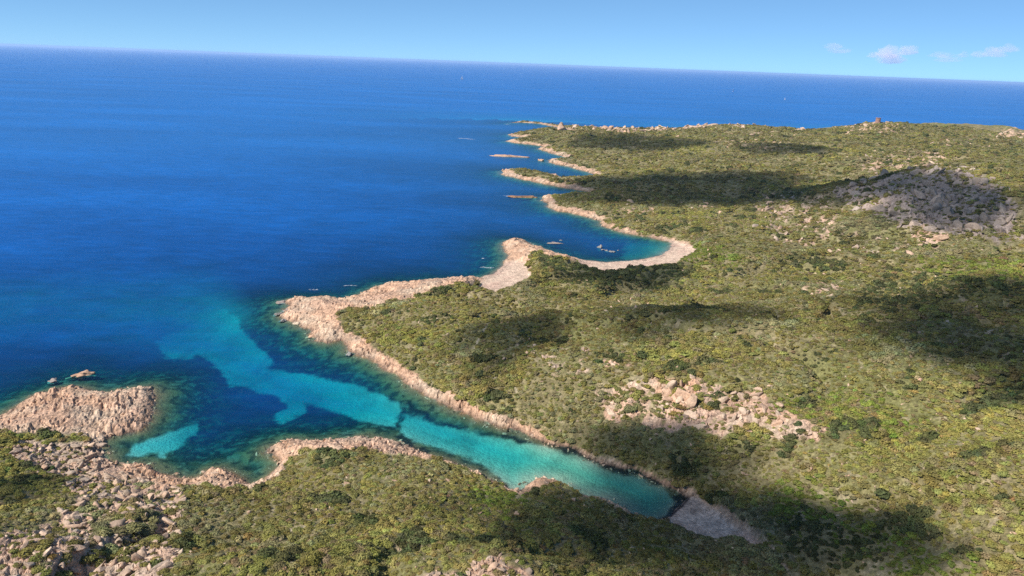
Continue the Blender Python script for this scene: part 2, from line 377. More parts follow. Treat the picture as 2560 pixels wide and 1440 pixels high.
n1, n2, n3 = fbm(GX, GY, 18, 4, 91), fbm(GX, GY, 4, 4, 92), fbm(GX, GY, 70, 3, 93)
PINK, CREAM, GREY, OCHRE = (0.49, 0.305, 0.20), (0.50, 0.39, 0.285), (0.29, 0.235, 0.205), (0.33, 0.18, 0.095)
rk = np.tile(np.array(PINK), (len(Z), 1))
rk = colmix(rk, CREAM, sstep(-0.2, 0.7, n1 + 0.4 * n2) * 0.7)
rk = colmix(rk, OCHRE, sstep(0.25, 0.8, n2) * 0.35)
rk = colmix(rk, GREY, np.clip(grey * 0.95 * sstep(0.05, 0.3, rock) + 0.25 * sstep(0.1, 0.6, n3), 0, 1))
rk = rk * (0.82 + 0.42 * tone)[:, None]
rk = colmix(rk, (0.15, 0.10, 0.075), 0.75 * sstep(0.95, 0.3, Z) * (1 - beach) * (S < 4))       # tide stain
soil = np.tile(np.array((0.21, 0.175, 0.085)), (len(Z), 1))
soil = colmix(soil, (0.165, 0.156, 0.06), sstep(-0.4, 0.5, n3 + 0.5 * n1))
soil = colmix(soil, (0.34, 0.27, 0.175), sstep(0.25, 0.8, n2 + 0.4 * n1) * 0.6)
for p in PATHS:
    soil = colmix(soil, (0.42, 0.35, 0.24), sstep(3.0, 1.2, edge_dist(PX, PY, p, closed=False)))
bt = bare[:, None]
land = soil * (1 - bt) + rk * bt
sandc = np.tile(np.array((0.57, 0.42, 0.315)), (len(Z), 1))
sandc = colmix(sandc, (0.49, 0.385, 0.325), BM['inlet'] * 0.9)
sandc = colmix(sandc, (0.55, 0.35, 0.27), sstep(0.1, 0.6, n1) * 0.5)
sandc = colmix(sandc, (0.16, 0.115, 0.10), 0.65 * sstep(1.0, 0.2, np.abs(S + 1.5 * n2 - np.where(BM['inlet'] > 0.3, 5.0, 3.2))) * sstep(-0.1, 0.35, n2 + n1))
sandc = colmix(sandc, (0.30, 0.21, 0.17), 0.5 * sstep(0.30, 0.08, Z))
land = land * (1 - beach[:, None]) + sandc * beach[:, None]
# banquette of dead weed on the inlet beach
weedb = np.maximum(wd * BM['inlet'], 0)
land = colmix(land, (0.035, 0.026, 0.03), weedb * (S > -1))
bed = np.tile(np.array((0.014, 0.022, 0.022)), (len(Z), 1))
fleck = fbm(GX * 0.75, GY, 2.6, 3, 96) + 0.6 * fbm(GX, GY, 8, 2, 97)
bed = colmix(bed, (0.08, 0.10, 0.07), sstep(0.0, 0.5, mott) * 0.5 * sstep(90, 20, so))
bed = colmix(bed, (0.17, 0.16, 0.125), sstep(0.05, 0.5, fleck) * sstep(34, 8, so) * 0.9)
shallow = sstep(13, 2, so + 6 * mott) * (1 - 0.4 * narrow)
bed = colmix(bed, (0.24, 0.155, 0.08), shallow * 0.85)
bed = colmix(bed, (0.02, 0.025, 0.02), sstep(0.1, 0.4, fbm(GX, GY, 3.2, 3, 95)) * 0.8 * (1 - sstep(4, 1, so)))
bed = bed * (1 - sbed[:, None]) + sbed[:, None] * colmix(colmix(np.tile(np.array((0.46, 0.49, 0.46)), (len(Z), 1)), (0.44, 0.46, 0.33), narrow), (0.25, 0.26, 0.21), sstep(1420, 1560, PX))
bed = colmix(bed, (0.012, 0.014, 0.016), wd * 0.9)
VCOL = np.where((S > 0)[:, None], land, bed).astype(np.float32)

# ------------------------------------------------------------------ material helpers
def mat(name):
    m = bpy.data.materials.new(name)
    m.use_nodes = True
    m.node_tree.nodes.clear()
    return m, m.node_tree.nodes, m.node_tree.links
def nd(ns, kind, **kw):
    n = ns.new(kind)
    for k, v in kw.items():
        if k in n.inputs: n.inputs[k].default_value = v
        else: setattr(n, k, v)
    return n
def grain(ns, ls, col_out, scales, strengths, coord=None):
    """multiply a colour by several sizes of noise"""
    geo = ns.new('ShaderNodeNewGeometry') if coord is None else None
    src = geo.outputs['Position'] if coord is None else coord
    out = col_out
    for s, k in zip(scales, strengths):
        no = nd(ns, 'ShaderNodeTexNoise', Scale=s, Detail=4.0, Roughness=0.6)
        ls.new(src, no.inputs['Vector'])
        mr = nd(ns, 'ShaderNodeMapRange')
        mr.inputs['From Min'].default_value, mr.inputs['From Max'].default_value = 0.3, 0.7
        mr.inputs['To Min'].default_value, mr.inputs['To Max'].default_value = 1 - k, 1 + k
        ls.new(no.outputs['Fac'], mr.inputs['Value'])
        mx = nd(ns, 'ShaderNodeVectorMath', operation='MULTIPLY')
        ls.new(out, mx.inputs[0]); ls.new(mr.outputs[0], mx.inputs[1])
        out = mx.outputs[0]
    return out, src

def ground_material(name='coastal_ground', ks=(0.2, 0.3, 0.4)):
    m, ns, ls = mat(name)
    o = ns.new('ShaderNodeOutputMaterial')
    a = nd(ns, 'ShaderNodeAttribute', attribute_name='base')
    col, src = grain(ns, ls, a.outputs['Color'], (0.12, 0.45, 1.3), ks)
    p = nd(ns, 'ShaderNodeBsdfPrincipled', Roughness=0.95)
    p.inputs['Specular IOR Level'].default_value = 0.15
    ls.new(col, p.inputs['Base Color'])
    no = nd(ns, 'ShaderNodeTexNoise', Scale=0.9, Detail=5.0, Roughness=0.65)
    ls.new(src, no.inputs['Vector'])
    b = nd(ns, 'ShaderNodeBump', Strength=0.9, Distance=0.9)
    ls.new(no.outputs['Fac'], b.inputs['Height']); ls.new(b.outputs[0], p.inputs['Normal'])
    ls.new(p.outputs[0], o.inputs['Surface'])
    return m
M_GROUND = ground_material()
M_BED = ground_material('sandy_sea_bed', (0.10, 0.08, 0.08))

def rock_material():
    m, ns, ls = mat('granite_boulder')
    o = ns.new('ShaderNodeOutputMaterial')
    a = nd(ns, 'ShaderNodeAttribute', attribute_name='tint', attribute_type='INSTANCER')
    col, src = grain(ns, ls, a.outputs['Color'], (0.35, 1.8), (0.25, 0.25))
    li = nd(ns, 'ShaderNodeTexNoise', Scale=0.8, Detail=5.0, Roughness=0.7)
    ls.new(src, li.inputs['Vector'])
    mr = nd(ns, 'ShaderNodeMapRange')
    mr.inputs['From Min'].default_value, mr.inputs['From Max'].default_value, mr.inputs['To Max'].default_value = 0.54, 0.68, 0.35
    ls.new(li.outputs['Fac'], mr.inputs['Value'])
    mx = nd(ns, 'ShaderNodeMix', data_type='RGBA')
    mx.inputs['B'].default_value = (0.20, 0.18, 0.15, 1)
    ls.new(mr.outputs[0], mx.inputs['Factor']); ls.new(col, mx.inputs['A'])
    p = nd(ns, 'ShaderNodeBsdfPrincipled', Roughness=0.93)
    p.inputs['Specular IOR Level'].default_value = 0.15
    ls.new(mx.outputs['Result'], p.inputs['Base Color'])
    no = nd(ns, 'ShaderNodeTexNoise', Scale=1.2, Detail=5.0, Roughness=0.65)
    ls.new(src, no.inputs['Vector'])
    b = nd(ns, 'ShaderNodeBump', Strength=0.6, Distance=0.4)
    ls.new(no.outputs['Fac'], b.inputs['Height']); ls.new(b.outputs[0], p.inputs['Normal'])
    ls.new(p.outputs[0], o.inputs['Surface'])
    return m
M_ROCK = rock_material()

def shrub_material():
    m, ns, ls = mat('maquis_leaves')
    o = ns.new('ShaderNodeOutputMaterial')
    a = nd(ns, 'ShaderNodeAttribute', attribute_name='tint', attribute_type='INSTANCER')
    col, src = grain(ns, ls, a.outputs['Color'], (0.9,), (0.35,))
    d = nd(ns, 'ShaderNodeBsdfDiffuse'); t = nd(ns, 'ShaderNodeBsdfTranslucent')
    ls.new(col, d.inputs['Color']); ls.new(col, t.inputs['Color'])
    mx = nd(ns, 'ShaderNodeMixShader', Fac=0.22)
    ls.new(d.outputs[0], mx.inputs[1]); ls.new(t.outputs[0], mx.inputs[2])
    ls.new(mx.outputs[0], o.inputs['Surface'])
    return m
M_LEAF = shrub_material()

def sea_material():
    m, ns, ls = mat('clear_sea_water')
    o = ns.new('ShaderNodeOutputMaterial')
    at = nd(ns, 'ShaderNodeAttribute', attribute_name='clarity')
    af = nd(ns, 'ShaderNodeAttribute', attribute_name='scatter')
    geo = ns.new('ShaderNodeNewGeometry')
    tr = nd(ns, 'ShaderNodeBsdfTransparent'); ls.new(at.outputs['Color'], tr.inputs['Color'])
    # light scattered back by the water body, varied by broad and fine noise
    mp = nd(ns, 'ShaderNodeMapping'); mp.inputs['Scale'].default_value = (0.0022, 0.006, 1)
    ls.new(geo.outputs['Position'], mp.inputs['Vector'])
    big = nd(ns, 'ShaderNodeTexNoise', Scale=1.0, Detail=5.0, Roughness=0.55); ls.new(mp.outputs[0], big.inputs['Vector'])
    mp2 = nd(ns, 'ShaderNodeMapping'); mp2.inputs['Scale'].default_value = (0.05, 0.12, 1); mp2.inputs['Rotation'].default_value = (0, 0, 0.3)
    ls.new(geo.outputs['Position'], mp2.inputs['Vector'])
    sm = nd(ns, 'ShaderNodeTexNoise', Scale=1.0, Detail=6.0, Roughness=0.7); ls.new(mp2.outputs[0], sm.inputs['Vector'])
    r1 = nd(ns, 'ShaderNodeValToRGB')
    r1.color_ramp.elements[0].position, r1.color_ramp.elements[1].position = 0.35, 0.65
    r1.color_ramp.elements[0].color, r1.color_ramp.elements[1].color = (0.003, 0.066, 0.285, 1), (0.004, 0.108, 0.43, 1)
    ls.new(big.outputs['Fac'], r1.inputs['Fac'])
    mr = nd(ns, 'ShaderNodeMapRange')
    mr.inputs['From Min'].default_value, mr.inputs['From Max'].default_value = 0.3, 0.7
    mr.inputs['To Min'].default_value, mr.inputs['To Max'].default_value = 0.72, 1.28
    ls.new(sm.outputs['Fac'], mr.inputs['Value'])
    vm = nd(ns, 'ShaderNodeVectorMath', operation='MULTIPLY'); ls.new(r1.outputs[0], vm.inputs[0]); ls.new(mr.outputs[0], vm.inputs[1])
    df = nd(ns, 'ShaderNodeBsdfDiffuse'); ls.new(vm.outputs[0], df.inputs['Color'])
    body = nd(ns, 'ShaderNodeMixShader'); ls.new(af.outputs['Fac'], body.inputs[0]); ls.new(tr.outputs[0], body.inputs[1]); ls.new(df.outputs[0], body.inputs[2])
    # wind waves
    wv = nd(ns, 'ShaderNodeTexNoise', Scale=0.35, Detail=6.0, Roughness=0.65)
    mp3 = nd(ns, 'ShaderNodeMapping'); mp3.inputs['Scale'].default_value = (0.5, 1.2, 1); mp3.inputs['Rotation'].default_value = (0, 0, 0.35)
    ls.new(geo.outputs['Position'], mp3.inputs['Vector']); ls.new(mp3.outputs[0], wv.inputs['Vector'])
    b = nd(ns, 'ShaderNodeBump', Strength=0.4, Distance=0.35); ls.new(wv.outputs['Fac'], b.inputs['Height'])
    gl = nd(ns, 'ShaderNodeBsdfGlossy', Roughness=0.22); gl.inputs['Color'].default_value = (0.4, 0.8, 1, 1)
    ls.new(b.outputs[0], gl.inputs['Normal'])
    fr = nd(ns, 'ShaderNodeFresnel', IOR=1.33)
    cap = nd(ns, 'ShaderNodeMath', operation='MINIMUM'); cap.inputs[1].default_value = 0.45
    pw = nd(ns, 'ShaderNodeMath', operation='POWER'); pw.inputs[1].default_value = 1.3
    ls.new(fr.outputs[0], pw.inputs[0]); ls.new(pw.outputs[0], cap.inputs[0])
    top = nd(ns, 'ShaderNodeMixShader'); ls.new(cap.outputs[0], top.inputs[0]); ls.new(body.outputs[0], top.inputs[1]); ls.new(gl.outputs[0], top.inputs[2])
    ls.new(top.outputs[0], o.inputs['Surface'])
    return m
M_SEA = sea_material()

def plain(name, col, rough=0.9, noise=0.25, scale=0.8):
    m, ns, ls = mat(name)
    o = ns.new('ShaderNodeOutputMaterial')
    c = nd(ns, 'ShaderNodeRGB'); c.outputs[0].default_value = (*col, 1)
    out, _ = grain(ns, ls, c.outputs[0], (scale,), (noise,))
    p = nd(ns, 'ShaderNodeBsdfPrincipled', Roughness=rough)
    ls.new(out, p.inputs['Base Color']); ls.new(p.outputs[0], o.inputs['Surface'])
    return m

def cloud_material(name, density, col=(1, 1, 1)):
    m, ns, ls = mat(name)
    o = ns.new('ShaderNodeOutputMaterial')
    v = nd(ns, 'ShaderNodeVolumePrincipled', Density=density, Anisotropy=0.0)
    v.inputs['Color'].default_value = (*col, 1)
    ls.new(v.outputs[0], o.inputs['Volume'])
    return m

# ------------------------------------------------------------------ mesh helpers
def tag(o, label=None, cat=None, group=None, kind=None):
    for k, v in (('label', label), ('category', cat), ('group', group), ('kind', kind)):
        if v: o[k] = v
    return o
def link(o, parent=None):
    C.objects.link(o)
    if parent: o.parent = parent
    return o
def grid_mesh(name, verts, faces, m, attrs=(), smooth=True):
    me = bpy.data.meshes.new(name)
    me.vertices.add(len(verts)); me.vertices.foreach_set('co', verts.astype(np.float32).ravel())
    me.loops.add(len(faces) * 4); me.polygons.add(len(faces))
    me.loops.foreach_set('vertex_index', faces.astype(np.int32).ravel())
    me.polygons.foreach_set('loop_start', np.arange(0, len(faces) * 4, 4, dtype=np.int32))
    me.polygons.foreach_set('use_smooth', np.full(len(faces), smooth) if isinstance(smooth, bool) else smooth)
    for nm, kind, data in attrs:
        at = me.attributes.new(nm, kind, 'POINT')
        if kind == 'FLOAT_COLOR':
            at.data.foreach_set('color', np.c_[data, np.ones(len(data))].astype(np.float32).ravel())
        else:
            at.data.foreach_set('value', data.astype(np.float32))
    me.update(); me.validate()
    me.materials.append(m)
    return me
def sub_mesh(name, sel, m):
    f = FACES[sel]
    idx, inv = np.unique(f, return_inverse=True)
    return grid_mesh(name, VERTS[idx], inv.reshape(f.shape), m, [('base', 'FLOAT_COLOR', VCOL[idx])], FSM[sel])

ii = np.arange(NR * NT).reshape(NR, NT)
FACES = np.stack([ii[:-1, :-1], ii[:-1, 1:], ii[1:, 1:], ii[1:, :-1]], -1).reshape(-1, 4)
VERTS = np.c_[GX, GY, Z]
fS = S[FACES].mean(1)
FSM = (np.maximum(bare_out, bare_shore)[FACES].mean(1) < 0.25) | (fS < -1)
fB = {k: v[FACES].mean(1) for k, v in BM.items()}
isb = {k: (fB[k] > 0.5) & (fS > -0.5) for k in fB}
anyb = isb['cove'] | isb['point'] | isb['inlet']
tag(link(bpy.data.objects.new('land', sub_mesh('land', (fS > -0.5) & ~anyb, M_GROUND))), 'rocky scrub covered headland with bare granite shores', kind='structure')
tag(link(bpy.data.objects.new('seabed', sub_mesh('seabed', fS <= -0.5, M_BED))), 'sandy and weedy sea bed seen through clear water', kind='structure')
for k, lab in (('cove', 'curved pinkish sand beach at the head of the round cove'), ('point', 'pale sand beach on the seaward side of the point'),
               ('inlet', 'grey pink sand beach at the head of the narrow inlet')):
    tag(link(bpy.data.objects.new('beach', sub_mesh('beach', isb[k], M_GROUND))), lab, kind='structure')

# sea sheet: same plan grid near the coast, then rings out to the horizon
st = 2
sr = np.arange(0, NR, st); stt = np.arange(0, NT, st)
grid_i = ii[np.ix_(sr, stt)]
dz = np.clip(-Z[grid_i], 0.02, 60)
rad = list(rr[sr, 0]) + list(np.geomspace(2250, 70000, 60))
ext = np.tile(np.linspace(1, 2.0, 60)[:, None], (1, len(stt))) * np.maximum(dz[-1].mean(), 40)
dz = np.vstack([dz, ext])
ths = tt[0, stt].copy()
ths[0] -= 0.35; ths[-1] += 0.35
RR, TT = np.meshgrid(rad, ths, indexing='ij')
sv = np.c_[(RR * np.sin(TT)).ravel(), (RR * np.cos(TT)).ravel(), np.zeros(RR.size)]
jj = np.arange(RR.size).reshape(RR.shape)
sf = np.stack([jj[:-1, :-1], jj[1:, :-1], jj[1:, 1:], jj[:-1, 1:]], -1).reshape(-1, 4)[:, ::-1]
d = dz.ravel()
clar = np.exp(-d[:, None] * np.array([[0.66, 0.064, 0.049]]))
scat = 1 - np.exp(-np.maximum(d - 1.2, 0) / 12.0)
seam = grid_mesh('sea', sv, sf, M_SEA, [('clarity', 'FLOAT_COLOR', clar), ('scatter', 'FLOAT', scat)])
tag(link(bpy.data.objects.new('sea', seam)), 'deep blue sea reaching to the tilted horizon', kind='structure')

def ground_at(x, y):
    r, t = np.hypot(x, y), np.arctan2(x, y)
    a, b = (np.log(r) - math.log(R0)) / DU, (t - TH0) / DT
    i, j = np.clip(a.astype(int), 0, NR - 2), np.clip(b.astype(int), 0, NT - 2)
    return i, j, np.clip(a - i, 0, 1), np.clip(b - j, 0, 1)
def sample(F, x, y):
    i, j, a, b = ground_at(x, y)
    G = F.reshape(NR, NT)
    return (G[i, j] * (1 - b) + G[i, j + 1] * b) * (1 - a) + (G[i + 1, j] * (1 - b) + G[i + 1, j + 1] * b) * a

# ------------------------------------------------------------------ plant and rock shapes
def shrub_mesh(name, seed, leaves, lobes, leaf=(0.16, 0.30), tall=0.8):
    r = random.Random(seed)
    vs, fs = [], []
    blobs = [((0, 0, 0.25), 0.72)]
    for i in range(lobes):
        a, k = r.uniform(0, 6.28), r.uniform(0.25, 0.62)
        blobs.append(((math.cos(a) * k, math.sin(a) * k, r.uniform(0.1, 0.5) * tall), r.uniform(0.28, 0.5)))
    for (bx, by, bz), br in blobs:                           # dark inner mass that closes the crown
        base = len(vs)
        n, rings = 7, 3
        for q in range(rings):
            ph = q / rings * 1.45
            for s in range(n):
                a = 6.283 * s / n + q * 0.4
                k = br * r.uniform(0.62, 0.86)
                vs.append((bx + math.cos(a) * math.cos(ph) * k, by + math.sin(a) * math.cos(ph) * k, max(-0.1, bz - 0.12 + math.sin(ph) * k * tall)))
        vs.append((bx, by, bz - 0.1 + br * 0.8 * tall))
        for q in range(rings - 1):
            for s in range(n):
                fs.append((base + q * n + s, base + q * n + (s + 1) % n, base + (q + 1) * n + (s + 1) % n, base + (q + 1) * n + s))
        for s in range(n):
            fs.append((base + (rings - 1) * n + s, base + (rings - 1) * n + (s + 1) % n, base + rings * n))
    tot = sum(b[1] ** 2 for b in blobs)
    for (bx, by, bz), br in blobs:
        for k in range(int(leaves * br * br / tot)):
            z = r.uniform(-0.15, 1); a = r.uniform(0, 6.283); q = math.sqrt(max(0, 1 - z * z))
            nrm = Vector((q * math.cos(a), q * math.sin(a), z))
            p = Vector((bx, by, bz)) + Vector((nrm.x, nrm.y, nrm.z * tall)) * br * r.uniform(0.82, 1.15)
            if p.z < -0.05: p.z = r.uniform(0, 0.2)
            nn = (nrm + Vector((r.gauss(0, .45), r.gauss(0, .45), r.gauss(0.2, .4)))).normalized()
            t1 = nn.orthogonal().normalized(); t2 = nn.cross(t1)
            w = r.uniform(0, 6.28); t1, t2 = t1 * math.cos(w) + t2 * math.sin(w), t2 * math.cos(w) - t1 * math.sin(w)
            h1, h2 = r.uniform(*leaf) * 0.5, r.uniform(*leaf) * 0.36
            b0 = len(vs)
            vs += [tuple(p - t1 * h1), tuple(p + t2 * h2), tuple(p + t1 * h1 * 1.1 + nn * 0.03), tuple(p - t2 * h2)]
            fs.append((b0, b0 + 1, b0 + 2, b0 + 3))
    me = bpy.data.meshes.new(name)
    me.from_pydata(vs, [], fs); me.update()
    me.materials.append(M_LEAF)
    return me

def rock_mesh(name, seed, planes=11, sub=2, stretch=(1, 1, 1), rough=0.10):
    r = random.Random(seed)
    bm = bmesh.new()
    bmesh.ops.create_icosphere(bm, subdivisions=sub, radius=1.0)
    cuts = []
    for k in range(planes):
        n = Vector((r.gauss(0, 1), r.gauss(0, 1), r.gauss(0, 0.8))).normalized()
        cuts.append((n, r.uniform(0.36, 0.86)))
    off = Vector((seed * 3.1, seed * 1.7, seed * 2.3))
    from mathutils import noise
    for v in bm.verts:
        for n, dd in cuts:
            e = v.co.dot(n) - dd
            if e > 0: v.co -= n * e * 0.97
        k = 1 + rough * noise.fractal(v.co * 1.7 + off, 1.0, 2.0, 3) 
        v.co = Vector((v.co.x * k * stretch[0], v.co.y * k * stretch[1], v.co.z * k * stretch[2]))
    me = bpy.data.meshes.new(name)
    bm.to_mesh(me); bm.free()
    me.materials.append(M_ROCK)
    for p in me.polygons: p.use_smooth = True
    return me

SHRUBS_FAR = [shrub_mesh('shrub_shape', 100 + k, 170, 3 + k % 4, (0.24, 0.46), 0.6 + 0.08 * (k % 5)) for k in range(8)]
SHRUBS_NEAR = [shrub_mesh('leafy_shrub_shape', 300 + k, 620, 4 + k % 4, (0.12, 0.26), 0.6 + 0.08 * (k % 5)) for k in range(8)]
ROCKS = [rock_mesh('rock_shape', 500 + k, 13 + k % 5, 3, (1.15, random.uniform(0.6, 1.0), random.uniform(0.7, 1.1)), 0.16) for k in range(10)]

# ------------------------------------------------------------------ scatter
def in_frame(x, y, z, m=120):
    px, py, dp = project(x, y, z)
    return (px > -m) & (px < W + m) & (py > 0) & (py < H + m) & (dp > 0), px, py, dp

def candidates(rmin, rmax, spacing):
    area = 0.5 * (TH1 - TH0) * (rmax ** 2 - rmin ** 2)
    n = int(area / spacing ** 2)
    r = np.sqrt(rng.uniform(rmin ** 2, rmax ** 2, n)); t = rng.uniform(TH0 + 0.005, TH1 - 0.005, n)
    return r * np.sin(t), r * np.cos(t)

def path_d(x, y):
    px, py, _ = project(x, y, sample(Z, x, y))
    return np.minimum.reduce([edge_dist(px, py, p, closed=False) for p in PATHS])
sx, sy, ssz = [], [], []
for rmin, rmax, spc, lo, hi in ((78, 260, 1.08, 0.6, 1.8), (260, 430, 1.3, 0.7, 2.0), (430, 750, 1.85, 0.9, 2.4), (750, 1750, 3.2, 1.3, 3.2)):
    x, y = candidates(rmin, rmax, spc)
    v = sample(veg, x, y); b = sample(bare, x, y); s = sample(S, x, y)
    keep = (s > 1.2) & (v > 0.45) & (rng.random(len(x)) < np.clip(1.0 - b * 0.68, 0.25, 1) * (path_d(x, y) > 2.2))
    gaps = fbm(x, y, 9, 3, 201)
    keep &= rng.random(len(x)) < np.clip(0.95 - 0.5 * sstep(0.2, 0.7, gaps), 0, 1)
    x, y = x[keep], y[keep]
    ok, *_ = in_frame(x, y, sample(Z, x, y), 450)
    x, y = x[ok], y[ok]
    sx.append(x); sy.append(y)
    ssz.append(lo + (hi - lo) * rng.random(len(x)) ** 1.8 * np.clip(0.85 + 0.5 * fbm(x, y, 20, 2, 203), 0.5, 1.4))
sx, sy, ssz = map(np.concatenate, (sx, sy, ssz))
sz = sample(Z, sx, sy)
_, spx, spy, sdp = in_frame(sx, sy, sz)

# plant colours: species patches plus spread from bush to bush
LUSH = [([(1960,1180),(2050,1210),(2200,1320),(2400,1400),(2500,1440),(2300,1470),(2180,1440),(2050,1360),(1930,1280)], .8),
        ([(2180,1380),(2330,1400),(2420,1470),(2200,1480)], 1.0),([(1690,640),(1760,612),(1850,640),(1830,670),(1720,660)], .8),([(2300,650),(2560,655),(2560,690),(2300,685)], .7),
        ([(1180,1210),(1270,1215),(1310,1250),(1250,1290),(1170,1260)], .8),([(1900,1000),(2150,960),(2350,1020),(2250,1120),(2050,1060)], .35)]
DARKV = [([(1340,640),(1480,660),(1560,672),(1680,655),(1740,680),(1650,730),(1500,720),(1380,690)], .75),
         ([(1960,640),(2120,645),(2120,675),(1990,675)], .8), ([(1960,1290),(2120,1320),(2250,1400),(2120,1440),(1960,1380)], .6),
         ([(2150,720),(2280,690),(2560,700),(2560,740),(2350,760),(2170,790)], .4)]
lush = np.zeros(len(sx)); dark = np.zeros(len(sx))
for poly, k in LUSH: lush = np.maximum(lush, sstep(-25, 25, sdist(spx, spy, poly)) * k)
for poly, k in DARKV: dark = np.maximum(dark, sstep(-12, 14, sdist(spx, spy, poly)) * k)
broad = fbm(sx, sy, 95, 3, 214)
pat = fbm(sx, sy, 38, 3, 211); pat2 = fbm(sx, sy, 15, 3, 212)
u = 0.5 + 0.5 * (rng.random(len(sx)) - 0.5) + 0.55 * pat - 0.45 * broad
OLIVE, GREYG, YEL, BROWN, DKG, GREEN = (0.24, 0.213, 0.070), (0.285, 0.258, 0.122), (0.258, 0.238, 0.068), (0.24, 0.195, 0.092), (0.105, 0.113, 0.046), (0.205, 0.235, 0.050)
tint = np.tile(np.array(OLIVE), (len(sx), 1))
sp_id = np.zeros(len(sx), int)
for nm, c, cond in ((1, GREYG, u > 0.78), (2, YEL, (u < 0.18) | (pat2 > 0.62)), (3, BROWN, (u > 0.20) & (u < 0.32)), (4, DKG, (pat2 < -0.5) & (u < 0.6))):
    tint[cond] = c; sp_id[cond] = nm
lu = rng.random(len(sx)) < lush
tint[lu] = GREEN; sp_id[lu] = 5
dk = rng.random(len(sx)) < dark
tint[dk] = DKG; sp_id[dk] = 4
tint *= np.clip(rng.normal(1, 0.15, len(sx)) + 0.14 * fbm(sx, sy, 11, 2, 213) + 0.26 * broad, 0.5, 1.7)[:, None] * np.array([[1.02, 1.02, 1.04]]) * (1 + rng.normal(0, 0.06, (len(sx), 3)))
ssz = ssz * np.where(sp_id == 4, 1.15, 1.0)

# boulders on the outcrops, along the shores and on the ridge
bx, by, bs = [], [], []
for rmin, rmax, spc in ((78, 260, 0.95), (260, 430, 1.5), (430, 900, 2.6), (900, 1750, 3.8)):
    x, y = candidates(rmin, rmax, spc)
    ro, sh, s, be = sample(rock, x, y), sample(bare_shore, x, y), sample(S, x, y), sample(beach, x, y)
    p = np.where(ro > 0.05, ro * np.clip(0.24 + 0.75 * sample(clump, x, y), 0.05, 0.65) * np.clip(1.6 / sample(rsize, x, y), 0.35, 1), 0.028)
    p = np.maximum(p, np.where((s > -2.5) & (s < 14), sh * 0.34 * np.clip(0.6 + fbm(x, y, 8, 3, 222), 0, 2), 0))
    p *= (be < 0.3) & (s > -3)
    k = rng.random(len(x)) < p
    x, y = x[k], y[k]
    ok, *_ = in_frame(x, y, sample(Z, x, y), 450)
    x, y = x[ok], y[ok]
    rs = sample(rsize, x, y) * np.where(sample(rock, x, y) > 0.05, 1, 0.8)
    bx.append(x); by.append(y); bs.append(np.clip(rs * (0.26 + 1.0 * rng.random(len(x)) ** 3.2), 0.3, 8) * (1 + 0.35 * (rmin >= 430)))
bx, by, bs = map(np.concatenate, (bx, by, bs))
bz = sample(Z, bx, by)
_, bpx, bpy_, bdp = in_frame(bx, by, bz)
bg = np.clip(sample(grey, bx, by) * (sample(rock, bx, by) > 0.05) + rng.normal(0, 0.15, len(bx)), 0, 1)
btint = colmix(colmix(np.tile(np.array(PINK), (len(bx), 1)), CREAM, rng.random(len(bx)) * 0.8), (0.31, 0.25, 0.205), bg)
btint *= rng.uniform(0.75, 1.2, len(bx))[:, None]
bsh = sample(S, bx, by)

def gn_scatter(name, pts, rot, scl, idx, tints, meshes):
    """one object whose points carry copies of a few shapes"""
    col = bpy.data.collections.new(name + '_shapes')
    for k, me in enumerate(meshes):
        col.objects.link(bpy.data.objects.new('%s_%02d' % (name + '_shape', k), me))
    me = bpy.data.meshes.new(name)
    me.vertices.add(len(pts)); me.vertices.foreach_set('co', pts.astype(np.float32).ravel())
    for nm, kind, key, data in (('rot', 'FLOAT_VECTOR', 'vector', rot), ('scl', 'FLOAT_VECTOR', 'vector', scl), ('tint', 'FLOAT_VECTOR', 'vector', tints), ('idx', 'INT', 'value', idx)):
        at = me.attributes.new(nm, kind, 'POINT')
        at.data.foreach_set(key, np.ascontiguousarray(data.astype(np.int32 if kind == 'INT' else np.float32)).ravel())
    o = link(bpy.data.objects.new(name, me))
    ng = bpy.data.node_groups.new(name + '_scatter', 'GeometryNodeTree')
    ng.interface.new_socket('Geometry', in_out='INPUT', socket_type='NodeSocketGeometry')
    ng.interface.new_socket('Geometry', in_out='OUTPUT', socket_type='NodeSocketGeometry')
    n, l = ng.nodes, ng.links
    gi, go = n.new('NodeGroupInput'), n.new('NodeGroupOutput')
    ci = n.new('GeometryNodeCollectionInfo'); ci.inputs['Collection'].default_value = col
    ci.inputs['Separate Children'].default_value = True; ci.inputs['Reset Children'].default_value = True
    ip = n.new('GeometryNodeInstanceOnPoints'); ip.inputs['Pick Instance'].default_value = True
    m2p = n.new('GeometryNodeMeshToPoints')
    l.new(gi.outputs[0], m2p.inputs['Mesh']); l.new(m2p.outputs[0], ip.inputs['Points']); l.new(ci.outputs[0], ip.inputs['Instance'])
    for nm, dt, sock in (('rot', 'FLOAT_VECTOR', 'Rotation'), ('scl', 'FLOAT_VECTOR', 'Scale'), ('idx', 'INT', 'Instance Index')):
        a = n.new('GeometryNodeInputNamedAttribute'); a.data_type = dt; a.inputs['Name'].default_value = nm
        l.new(a.outputs['Attribute'], ip.inputs[sock])
    l.new(ip.outputs[0], go.inputs[0])
    md = o.modifiers.new('scatter', 'NODES'); md.node_group = ng
    me.materials.append(meshes[0].materials[0])
    return o

def tag_tint(o, c):
    o['tint'] = [float(v) for v in c]

